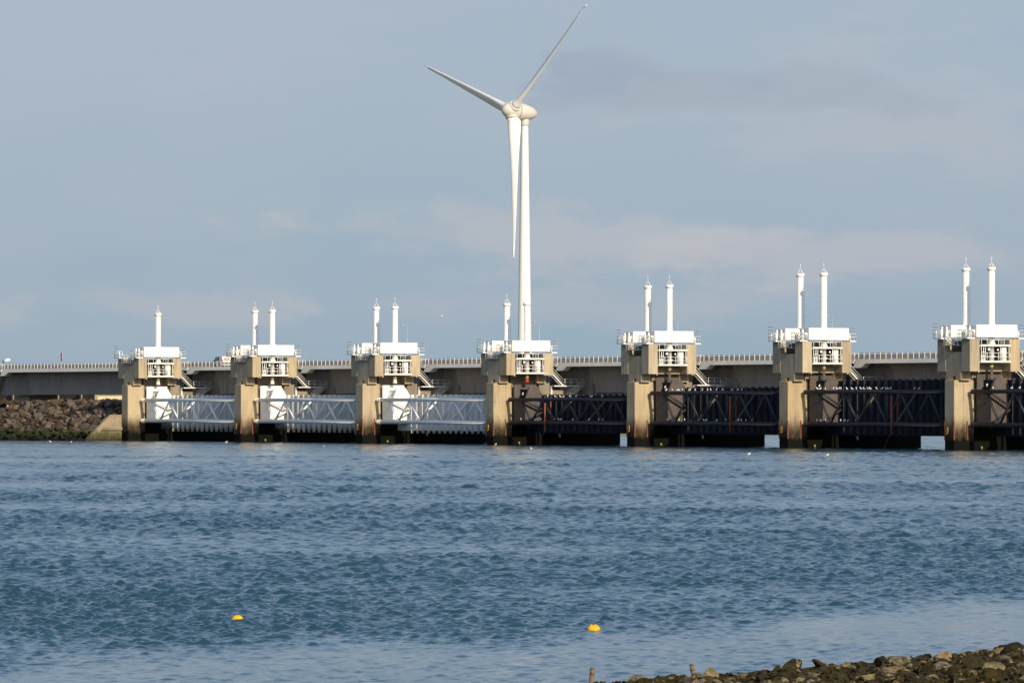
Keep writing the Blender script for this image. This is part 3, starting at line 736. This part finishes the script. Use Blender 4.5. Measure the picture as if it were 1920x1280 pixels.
# ------------------------------------------------------------------ road bridge
VB = 13.5
def build_span(i):
    a = BAY*i+1.25; L0, L1 = 0.28, 44.72
    if i == -1: a, L1 = -79.0, 79.97
    if i == -2: a = -79.0-45.0
    where = {-2: 'leftmost bridge span over the rock dam, cut by the picture edge', -1: 'bridge span over the rock dam left of the first pier'}.get(i) or \
        f'bridge span between the {ORD[i]} pier from the left and the next one' if i < 6 else 'bridge span at the right picture edge'
    t = thing('bridge_span', (a, VB, 13.85), where, 'bridge', 'spans of the road bridge')
    MB().box(L0, L1, 0.5, 13.8, -0.55, -0.1).build('deck_slab', 'girder_concrete', t)
    MB().box(L0+0.01, L1-0.01, 0.9, 13.0, -0.1, -0.03).build('road_surface', 'asphalt', t)
    top = [(L0, 0.0), (L1, 0.0), (L1, -0.65), (L0+3.0, -0.65), (L0+1.9, -1.35), (L0, -1.35)]
    n = len(top); fr = [(x, 0.38*z/0.65, z) for x, z in top]; bk = [(x, 0.62, z) for x, z in top]
    mb = MB(); mb.add(fr+bk, [tuple(range(n)), tuple(range(2*n-1, n-1, -1))]+[(k, n+k, n+(k+1) % n, (k+1) % n) for k in range(n)]); mb.build('edge_beam', 'deck_concrete', t)
    mb = MB(); mb.prism([(L0+5.0, -0.55), (L1-5.0, -0.55), (L1-7.8, -5.1), (L0+7.8, -5.1)], 'y', 2.6, 11.0)
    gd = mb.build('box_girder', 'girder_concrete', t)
    MB().box(L0+7.4, L1-7.4, 2.5, 2.598, -5.1, -3.55).build('lower_flange', 'girder_concrete', gd)
    mb = MB(); mb.box(L0, L0+7, 4.0, 10, -1.6, -0.55); mb.box(L1-7, L1, 4.0, 10, -1.6, -0.55); mb.build('end_block', 'girder_concrete', t)
    post = MB().box(-0.045, 0.045, 0.06, 0.19, 0, 1.0).mesh('rail_post')
    n = round((L1-L0-0.6)/1.5)
    for k in range(n+1):
        obj('rail_post', post, 'rail_white', t, (L0+0.3+k*(L1-L0-0.6)/n, 0, 0))
    for zz in (0.95, 0.72, 0.48, 0.24):
        MB().tube((L0+0.05, 0.2, zz), (L1-0.05, 0.2, zz), 0.045, 8).build('rail', 'rail_white', t)
    MB().box(L0+0.05, L1-0.05, 13.3, 13.5, -0.1, 0.93).build('parapet', 'guard_brown', t)
    mb = MB(); mb.box(L0, L1, 2.0, 2.1, 0.45, 0.75)
    for k in range(int((L1-L0)/4)): mb.box(L0+0.5+k*4, L0+0.6+k*4, 2.1, 2.2, -0.06, 0.75)
    mb.build('guard_rail', 'galvanised', t)
for i in range(-2, NP): build_span(i)
t = thing('bridge_support', (-79.0, 17.5, 6.0), 'stubby concrete bridge support on the rock dam near the left picture edge', 'bridge support')
MB().box(-2.2, 2.2, 0.8, 7.0, 0, 2.7).build('column', 'girder_concrete', t)
MB().box(-8, 6.2, -0.6, 8, 2.7, 6.7).build('cap_block', 'girder_concrete', t)
t = thing('dark_backing', (-110, 28.5, 4.5), 'added dark backing filling the gap under the bridge over the rock dam', 'wall')  # added backing that keeps the open gap under the bridge dark
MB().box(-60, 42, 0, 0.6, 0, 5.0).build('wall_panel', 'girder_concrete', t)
for k in range(10): MB().box(-58+k*10.4, -57.2+k*10.4, -0.25, -0.003, 0, 5.02).build('backing_rib', 'girder_concrete', t)

# ------------------------------------------------------------------ wind turbine
def build_turbine():
    base = from_cam(2.95, 1411, 4.9)
    t = thing('wind_turbine', base, 'tall white three-bladed wind turbine rising behind the barrier', 'wind turbine')
    HZ = 75.6-4.9
    MB().lathe([(1.85, -0.3), (1.83, 2), (1.62, 14), (1.22, 42), (0.86, 67.3), (0.84, 68.2)], 40).build('tower', 'turbine_white', t)
    MB().lathe([(1.02, 67.2), (1.05, 67.3), (1.05, 68.2), (0.95, 69.4)], 28).build('yaw_ring', 'turbine_grey', t)
    # rotor axis: nose towards camera and to the left
    yaw = R(52.7)
    ax = Vector((-math.sin(yaw)*XD[0]-math.cos(yaw)*YD[0], -math.sin(yaw)*XD[1]-math.cos(yaw)*YD[1], 0)).normalized()
    side = ax.cross(Vector((0, 0, 1))).normalized()   # horizontal, in the rotor plane
    def frame(axis):
        q = axis.to_track_quat('Z', 'Y'); return q.to_matrix()
    tilt = R(5); axh = ax.copy(); ax = (axh*math.cos(tilt)+Vector((0, 0, math.sin(tilt)))).normalized(); upv = (Vector((0, 0, 1))*math.cos(tilt)-axh*math.sin(tilt)).normalized()
    Mz = frame(ax); C = Vector((0, 0, HZ-0.45))
    MB().lathe([(0.05, -3.45), (0.5, -3.35), (0.95, -2.9), (1.4, -2.0), (1.75, -0.9), (1.95, 0.2), (2.03, 1.3), (2.04, 2.25)], 36, C, Mz).build('nacelle', 'turbine_grey', t)
    hub = MB().lathe([(1.98, 2.31), (2.03, 2.6), (2.0, 3.5), (1.86, 4.5), (1.55, 5.4), (1.1, 6.0), (0.6, 6.35), (0.05, 6.48)], 36, C, Mz).build('hub', 'turbine_grey', t)
    mb = MB(); mb.tube(C+ax*-1.6+Vector((0, 0, 1.0)), C+ax*-1.6+Vector((0, 0, 4.0)), 0.06, 6); mb.tube(C+ax*-1.6+Vector((0, 0, 3.1))-side*0.4, C+ax*-1.6+Vector((0, 0, 3.1))+side*0.4, 0.05, 6)
    mb.build('wind_vane', 'galvanised', t)
    HC = C+ax*3.85; RR = 35.9
    # blade angles measured in the rotor plane from straight up towards picture-right
    right = side if side.dot(Vector((XD[0], XD[1], 0))) > 0 else -side
    for ang in (R(49.6), R(49.6+120), R(49.6+240)):
        bd = upv*math.cos(ang)+right*math.sin(ang)       # blade direction
        tang = ax.cross(bd).normalized()                               # in-plane, across the blade
        secs = [(1.7, 2.7, 2.5, 40), (2.5, 3.1, 2.0, 38), (4.2, 3.15, 1.4, 32), (7.5, 2.7, 1.0, 24), (12, 2.15, 0.72, 17), (18, 1.65, 0.5, 12), (25, 1.18, 0.34, 8), (31, 0.82, 0.21, 5), (34.5, 0.58, 0.12, 3)]
        vs = []; n = 16
        for rr, ch, th, tw in secs:
            tw = R(tw+6); cdir = tang*math.cos(tw)-ax*math.sin(tw); tdir = bd.cross(cdir).normalized()
            le = 0.5 if rr < 2.5 else 0.33
            for k in range(n):
                a = 2*PI*k/n; cx = (math.cos(a)+1)/2
                thk = math.sin(a)*0.5*th*(1.0 if rr < 2.5 else (0.45+1.35*math.sqrt(max(cx, 0))*(1-0.62*(1-cx))-0.0))
                if rr >= 2.5: thk *= 0.78
                vs.append(HC+bd*rr+ax*(1.4*(rr/RR)**2)+cdir*((1-le-cx)*ch)+tdir*thk)
        # swept, raked tip
        tipc = HC+bd*RR+ax*1.15
        for k in range(n):
            a = 2*PI*k/n; vs.append(tipc+tang*math.cos(a)*0.22+ax*math.sin(a)*0.1)
        m = len(secs)+1
        fs = [(j*n+k, j*n+(k+1) % n, (j+1)*n+(k+1) % n, (j+1)*n+k) for j in range(m-1) for k in range(n)]
        fs += [tuple(range(n-1, -1, -1)), tuple((m-1)*n+k for k in range(n))]
        mb = MB(); mb.add(vs, fs, [True]*(len(fs)-2)+[False, False]); b = mb.build('blade', 'turbine_white', t)
        q = bd.to_track_quat('Z', 'Y').to_matrix()
        MB().lathe([(1.50, 0.9), (1.52, 1.75), (1.42, 1.9)], 24, HC, q).build('blade_root', 'turbine_grey', b)
build_turbine()

# ------------------------------------------------------------------ street furniture, truck, flags
def lamp_post(u, v, lab):
    t = thing('street_lamp', (u, v, 13.8), lab, 'street lamp', 'lamp posts along the bridge')
    MB().lathe([(0.11, 0), (0.09, 2), (0.06, 7.2)], 8).build('pole', 'galvanised', t)
    mb = MB(); mb.tube((0, 0, 7.15), (0, -0.7, 7.35), 0.05, 6); mb.box(-0.16, 0.16, -1.25, -0.6, 7.28, 7.42); mb.build('lamp_head', 'galvanised', t)
for u, lab in ((62.5, 'thin grey lamp post on the bridge behind the third pier'), (109.0, 'thin grey lamp post on the bridge right of the wind turbine'),
               (154.1, 'thin grey lamp post on the bridge behind the fifth pier'), (200.8, 'thin grey lamp post on the bridge behind the sixth pier')):
    lamp_post(u, 26.0, lab)

def build_van():
    # heading left (towards -x), its lit tail towards the photographer
    t = thing('white_van', (7.75, 17.2, 13.83), 'small white van with orange beacon driving over the bridge beside the second pier', 'van')
    mb = MB(); mb.prism([(-1.75, 0.35), (-1.8, 0.95), (-1.45, 1.12), (-0.95, 1.88), (-0.6, 1.98), (1.7, 1.98), (1.75, 0.35)], 'y', -0.95, 0.95); mb.build('body', 'truck_white', t)
    MB().add([(-1.43, -0.965, 1.18), (-0.93, -0.965, 1.80), (-0.62, -0.965, 1.86), (-0.62, -0.965, 1.18)], [(0, 1, 2, 3)]).build('side_window', 'truck_glass', t)
    MB().add([(-0.45, -0.965, 1.18), (-0.45, -0.965, 1.86), (0.55, -0.965, 1.86), (0.55, -0.965, 1.18)], [(0, 1, 2, 3)]).build('side_window', 'truck_glass', t)
    MB().add([(-1.44, -0.8, 1.16), (-1.44, 0.8, 1.16), (-0.97, 0.8, 1.87), (-0.97, -0.8, 1.87)], [(0, 1, 2, 3)]).build('windscreen', 'truck_glass', t)
    for yy in (-0.97, 0.77): MB().box(1.66, 1.79, yy, yy+0.14, 0.95, 1.35).build('tail_light', 'truck_red', t)
    MB().box(1.755, 1.765, -0.65, 0.65, 1.2, 1.75).build('rear_window', 'galvanised', t)
    MB().lathe([(0.13, 0), (0.13, 0.2), (0.06, 0.32)], 10, (0.9, 0, 1.97)).build('beacon', 'beacon_orange', t)
    MB().box(-1.5, -1.28, -1.2, -0.96, 1.0, 1.28).build('mirror', 'rubber', t)
    wm = MB(); wm.tube((0, -0.1, 0), (0, 0.1, 0), 0.33, 14); wmesh = wm.mesh('wheel')
    for a, b in ((-1.1, -0.86), (-1.1, 0.86), (1.15, -0.86), (1.15, 0.86)): obj('wheel', wmesh, 'rubber', t, (a, b, 0.33))
build_van()

def flag(base, h, pts, m, lab, nm):
    t = thing(nm, base, lab, 'flag')
    MB().lathe([(0.09, 0), (0.05, h)], 8).build('pole', 'galvanised', t)
    n = len(pts); vs = [(p[0], p[1], p[2]) for p in pts]+[(p[0]+0.02, p[1]+0.03, p[2]-p[3]) for p in pts]
    mb = MB(); mb.add(vs, [(k, k+1, n+k+1, n+k) for k in range(n-1)], True); o = mb.build('flag_cloth', m, t)
    sm = o.modifiers.new('thick', 'SOLIDIFY'); sm.thickness = 0.02
wl = Vector((-XD[0], -XD[1], 0)); wv = Vector((YD[0], YD[1], 0))
pts = []
for k in range(9):
    f = k/8; p = wl*(1.75*f)+wv*(0.22*math.sin(f*7)); pts.append((p.x, p.y, 11.0-0.12*f+0.06*math.sin(f*6), 0.82+0.05*math.sin(5*f)))
flag(from_cam(-104.9, 1260, 5.4), 11.2, pts, 'flag_blue', 'blue and white flag flying at the left picture edge above the bridge', 'flagpole')
pts = []
for k in range(7):
    f = k/6; p = wl*(0.05+0.32*math.sin(f*3.0))+wv*(0.5*f); pts.append((p.x, p.y, 12.3-0.55*f, 1.2+0.3*math.sin(3*f)))
flag(from_cam(-94.1, 1260, 5.4), 12.5, pts, 'flag_red', 'limp dark red flag above the bridge over the rock dam', 'flagpole')

# ------------------------------------------------------------------ gulls
def gull_parts(kind):
    body = bmesh.new(); bmesh.ops.create_uvsphere(body, u_segments=10, v_segments=7, radius=1.0)
    for v in body.verts:
        x, y, z = v.co; tail = max(0, -x)
        v.co = Vector((x*0.19-(0.03 if x < -0.7 else 0), y*0.09*(1-0.55*tail), z*0.10*(1-0.5*tail)+0.02*x))
    # head and neck in one skin: a second lump fused on the breast
    geom = bmesh.ops.create_uvsphere(body, u_segments=8, v_segments=6, radius=0.065)['verts']
    for v in geom: v.co += Vector((0.165, 0, 0.115))
    for v in geom:
        if v.co.z < 0.1: v.co.x -= 0.04; v.co.z -= 0.05
    for f in body.faces: f.smooth = True
    me = bpy.data.meshes.new('body'); body.to_mesh(me); body.free(); me.materials.append(MATS['gull_white'])
    wing = MB()
    for s in (-1, 1):
        wing.add([(0.12, s*0.06, 0.075), (0.10, s*0.092, 0.03), (-0.15, s*0.075, 0.02), (-0.27, s*0.03, 0.0), (-0.12, s*0.035, 0.085), (0.02, s*0.05, 0.095)], [(0, 1, 2, 5), (5, 2, 3, 4)], True)
    wm = wing.mesh('folded_wing'); wm.materials.append(MATS['gull_grey'])
    beak = MB().tube((0.215, 0, 0.115), (0.285, 0, 0.10), 0.016, 6, 0.004).mesh('beak'); beak.materials.append(MATS['gull_beak'])
    legs = MB(); legs.tube((0.0, -0.03, -0.06), (0.0, -0.03, -0.2), 0.009, 5); legs.tube((0.0, 0.03, -0.06), (0.0, 0.03, -0.2), 0.009, 5)
    lm = legs.mesh('leg_pair'); lm.materials.append(MATS['gull_beak'])
    return me, wm, beak, lm
GP = gull_parts(0)
GR = random.Random(11)
def gull(loc, lab, group=None, legs=True, s=1.0):
    loc = Vector(loc)
    t = thing('gull', loc, lab, 'gull', group, GR.uniform(0, 6.28))
    up = 0.2*s if legs else 0.06*s
    for nm, me in (('body', GP[0]), ('wing', GP[1]), ('beak', GP[2])):
        o = obj(nm, me, None, t, (0, 0, up)); o.scale = (s, s, s)
        if legs: o.rotation_euler = (0, -0.25, 0)
    if legs:
        o = obj('legs', GP[3], None, t, (0, 0, up)); o.scale = (s, s, s)
    return t
def u_at(px, v):
    """barrier position seen at a given bearing"""
    k = (px-960)/11290; return (k*(1129+0.5096*v)+73.1-0.8604*v)/(0.5096+0.8604*k)
perches = [
    (3, 'upper', [1027.5, 1042, 1052, 1057, 1071, 1081.5, 1108, 1111, 1130]),
    (3, 'lower', [978, 1015, 1039, 1047, 1051.5, 1075.5, 1084, 1104.5, 1124, 1131]),
    (4, 'upper', [1249.5, 1261.5, 1270.5, 1275, 1280.5, 1294, 1304, 1318, 1327, 1334, 1343.5, 1357, 1373, 1384.5, 1391.5]),
    (4, 'lower', [1252, 1261, 1267, 1274, 1285, 1298, 1312, 1320, 1324, 1344, 1363, 1385, 1391.5, 1400, 1411]),
    (5, 'upper', [1533, 1538, 1549, 1562.5, 1570, 1574, 1577.5, 1588.5, 1598, 1605.5, 1614.5, 1620.5, 1628, 1631.5, 1645, 1654.5, 1662, 1666.5, 1671, 1715.5, 1723.5]),
    (5, 'lower', [1532, 1540, 1550, 1553.5, 1559.5, 1577.5, 1584, 1591, 1607.5]),
    (6, 'upper', [1863, 1896.5, 1913]), (6, 'lower', [1874]) ]
NTH = ORD+['eighth', 'ninth', 'tenth', 'eleventh', 'twelfth', 'thirteenth', 'fourteenth', 'fifteenth', 'sixteenth', 'seventeenth', 'eighteenth', 'nineteenth', 'twentieth', 'twenty-first', 'twenty-second']
NAMES = {3: 'first dark gate', 4: 'second dark gate', 5: 'third dark gate', 6: 'dark gate at right'}
for gi, which, xs in perches:
    zt = GZ[gi][0]+0.30 if which == 'upper' else 3.75+0.34
    for gk, px in enumerate(sorted(xs)):
        gull((u_at(px, 2.7), 2.7+GR.uniform(-0.08, 0.08), zt-0.01), (f'{NTH[gk]} gull from the left on the {which} tube of the {NAMES[gi]}' if len(xs) > 1 else f'lone white gull on the {which} tube of the {NAMES[gi]}'), f'gulls on the {which} tube of the {NAMES[gi]}', True, GR.uniform(1.0, 1.2))
for (px, py, lab) in ((94.5, 828.5, 'white gull swimming off the rock dam, leftmost one'), (133, 829.5, 'white gull swimming close to the wing wall of the dam'),
                      (424, 829.5, 'white gull swimming left of the second pier'), (607, 838, 'white gull swimming below the second white gate'),
                      (929, 834, 'white gull swimming at the foot of the fourth pier'), (996, 841.5, 'white gull swimming right of the fourth pier'),
                      (1404, 852, 'white gull swimming below the second dark gate'), (1551, 854, 'white gull swimming right of the sixth pier')):
    d = 11290*6.65/(py-758.5); gull(from_cam((px-960)*d/11290, d, 0.12), lab, None, False, 1.15)
gull((u_at(14.5, -0.5), -0.5, dam_z(-0.5)+2.3), 'white gull standing on the rocks of the dam near the left picture edge', None, True, 1.3)
def flying_gull():
    t = thing('gull', from_cam(-10.6, 900, 20.0), 'white gull flying in the sky left of the wind turbine', 'gull', None, R(200))
    o = obj('body', GP[0], None, t); o.scale = (1.2, 1.2, 1.2)
    o = obj('beak', GP[2], None, t); o.scale = (1.2, 1.2, 1.2)
    for s in (-1, 1):
        mb = MB(); top = [(0.10, s*0.05, 0.05), (0.16, s*0.34, 0.22), (0.02, s*0.72, 0.16), (-0.05, s*0.66, 0.13), (-0.04, s*0.32, 0.18), (-0.10, s*0.05, 0.04)]
        vs = top+[(a, b, c-0.025) for a, b, c in top]; n = 6
        mb.add(vs, [(0, 1, 4, 5), (1, 2, 3, 4), (6, 11, 10, 7), (7, 10, 9, 8)]+[(k, 6+k, 6+(k+1) % n, (k+1) % n) for k in range(n)]); mb.build('wing', 'gull_grey', t)
flying_gull()

# ------------------------------------------------------------------ buoys
def buoy(X, d, rad, flat, lab, seed):
    t = thing('buoy', from_cam(X, d, 0.0), lab, 'buoy', 'yellow buoys floating off the shore', seed)
    r = random.Random(seed)
    prof = [(rad*0.55, -rad*0.6), (rad*0.9, -rad*0.35), (rad*1.0, -0.02), (rad*0.99, rad*0.2*flat), (rad*0.86, rad*0.55*flat), (rad*0.6, rad*0.84*flat), (rad*0.3, rad*0.98*flat), (rad*0.05, rad*1.02*flat)]
    mb = MB(); mb.lathe(prof, 24, (0, 0, 0.02)); o = mb.build('float', 'buoy_yellow', t)
    for v in o.data.vertices: v.co += Vector((r.uniform(-1, 1), r.uniform(-1, 1), r.uniform(-1, 1)))*rad*(0.03 if seed == 1 else 0.09)
    MB().lathe([(rad*0.97, -0.1), (rad*1.03, -0.06), (rad*1.02, 0.0), (rad*0.98, 0.012)], 24).build('weed_band', 'buoy_band', t)
    MB().lathe([(0.02, 0), (0.035, 0.015), (0.02, 0.05)], 8, (0, 0, rad*1.0*flat+0.01)).build('mooring_eye', 'buoy_band', t)
buoy((445-960)*187.0/11290, 187.0, 0.20, 1.05, 'round yellow buoy floating left of centre, the higher dome of the two', 1)
buoy((1113-960)*180.2/11290, 180.2, 0.20, 0.80, 'flatter lumpy yellow buoy floating near the bottom centre of the picture', 2)

# ------------------------------------------------------------------ rocky shore in the foreground
def shore_edge(X): return 136.6+(X+2)*1.55+max(0, X-7)*0.45
def shore_z(X, d):
    e = shore_edge(X)-d
    return -0.5+min(0.72, e*0.18) if e < 4 else 0.22+(e-4)*0.020
def build_shore():
    r = random.Random(21)
    mb = MB(); nx, nd = 60, 50
    vs = []
    for a in range(nx+1):
        X = -14+a*(50/nx)
        for b in range(nd+1):
            f = b/nd; d = (shore_edge(X)+2)*(1-f)**1.6+(-25)*(1-(1-f)**1.6)
            p = from_cam(X, d, shore_z(X, d)+r.uniform(-0.05, 0.05)*(1 if d > 100 else 0)); vs.append(p)
    fs = [(a*(nd+1)+b, a*(nd+1)+b+1, (a+1)*(nd+1)+b+1, (a+1)*(nd+1)+b) for a in range(nx) for b in range(nd)]
    mb.add(vs, fs, True); base = mb.build('rocky_shore', 'shore_mud'); base['kind'] = 'structure'
    protos = []
    for k in range(12):
        me = rock_mesh(300+k, 2, 8, 0.72)
        for p in me.polygons: p.use_smooth = False
        me.materials.append(MATS['shore_stone' if k % 3 == 0 else 'weed_stone']); protos.append(me)
    def where():
        X = r.uniform(-1.2, 16.2); e = shore_edge(X); lo = 126.0
        d = e-0.4-(r.random()**1.35)*max(1.0, e-lo); return X, d
    big = [(X, shore_edge(X)-o, sz, k) for X, o, sz, k in ((13.3, 1.2, 0.46, 0), (14.3, 1.5, 0.38, 5), (12.2, 1.4, 0.36, 1), (9.0, 1.0, 0.40, 1), (10.6, 1.5, 0.30, 4), (7.4, 1.2, 0.30, 6),
           (6.0, 1.0, 0.28, 1), (4.9, 1.2, 0.24, 4), (3.2, 1.0, 0.2, 10), (0.6, 1.1, 0.17, 2), (12.9, 10, 0.42, 0), (10.6, 8, 0.3, 3), (8.2, 6, 0.3, 6))]
    n = 0
    for X, d, s, k in big:
        o = obj('stone', protos[k], None, base, from_cam(X, d, shore_z(X, d)+s*0.22)); o.scale = (s, s*0.9, s*0.8); o.rotation_euler = (r.uniform(-.4, .4), r.uniform(-.4, .4), r.uniform(0, 6.28)); n += 1
    while n < 300:
        X, d = where()
        if X < 3.0 and (abs(X-1.84) < 0.6 or r.random() < 0.4): continue      # few loose stones at the thin end of the bank
        s = r.uniform(0.18, 0.34)*(1.3 if r.random() < 0.2 else 1)
        o = obj('stone', r.choice(protos), None, base, from_cam(X, d, shore_z(X, d)+s*r.uniform(0.1, 0.4)))
        o.scale = (s, s*r.uniform(0.7, 1.1), s*r.uniform(0.6, 1.0)); o.rotation_euler = (r.uniform(-.6, .6), r.uniform(-.6, .6), r.uniform(0, 6.28)); n += 1
    # pebbles and weed between them
    small = [rock_mesh(400+k, 1, 6, 0.7) for k in range(6)]
    mb = MB()
    for _ in range(2600):
        X, d = where(); put(mb, r.choice(small), from_cam(X, d, shore_z(X, d)+0.06), r.uniform(0.07, 0.2), r)
    mb.build('pebbles', 'weed_stone', base)['kind'] = 'stuff'
    mb = MB()
    for _ in range(6000):
        X, d = where(); p = from_cam(X, d-0.5, shore_z(X, d)+r.uniform(0.02, 0.17)); a = r.uniform(0, 6.28); l = r.uniform(0.1, 0.28); w = r.uniform(0.02, 0.05)
        dr = Vector((math.cos(a), math.sin(a), r.uniform(-0.6, 0.1))); sd_ = Vector((-math.sin(a), math.cos(a), r.uniform(-.5, .5)))*w
        q = p+dr*l*0.5+Vector((0, 0, r.uniform(0, 0.06))); e = p+dr*l
        mb.add([p-sd_, p+sd_, q+sd_*1.3, q-sd_*1.3, e], [(0, 1, 2, 3), (3, 2, 4)])
    mb.build('seaweed_fronds', 'seaweed', base)['kind'] = 'stuff'
build_shore()

def stake(X, d, h, lean, lab):
    p = from_cam(X, d, -0.12)
    t = thing('wooden_stake', p, lab, 'stake', 'weathered stakes in the shore')
    mb = MB(); r = random.Random(int(X*10)); prev = Vector((0, 0, 0)); pr = 0.075
    for k in range(5):
        f = (k+1)/5; q = Vector((XD[0]*lean*f, XD[1]*lean*f, h*f))+Vector((r.uniform(-.012, .012), r.uniform(-.012, .012), 0)); rr = 0.075-0.02*f
        mb.tube(prev, q, pr, 8, rr, k == 4); prev, pr = q, rr
    mb.build('shaft', 'old_wood', t)
    MB().lathe([(0.05, 0), (0.06, 0.02), (0.035, 0.05)], 8, prev).build('weathered_top', 'shore_stone', t)
stake((1107-960)*141.5/11290, 141.5, 0.66, 0.05, 'upright weathered wooden stake at the edge of the rocky shore')
stake((1312-960)*145.2/11290, 145.2, 0.58, -0.20, 'leaning weathered wooden stake among the shore stones')
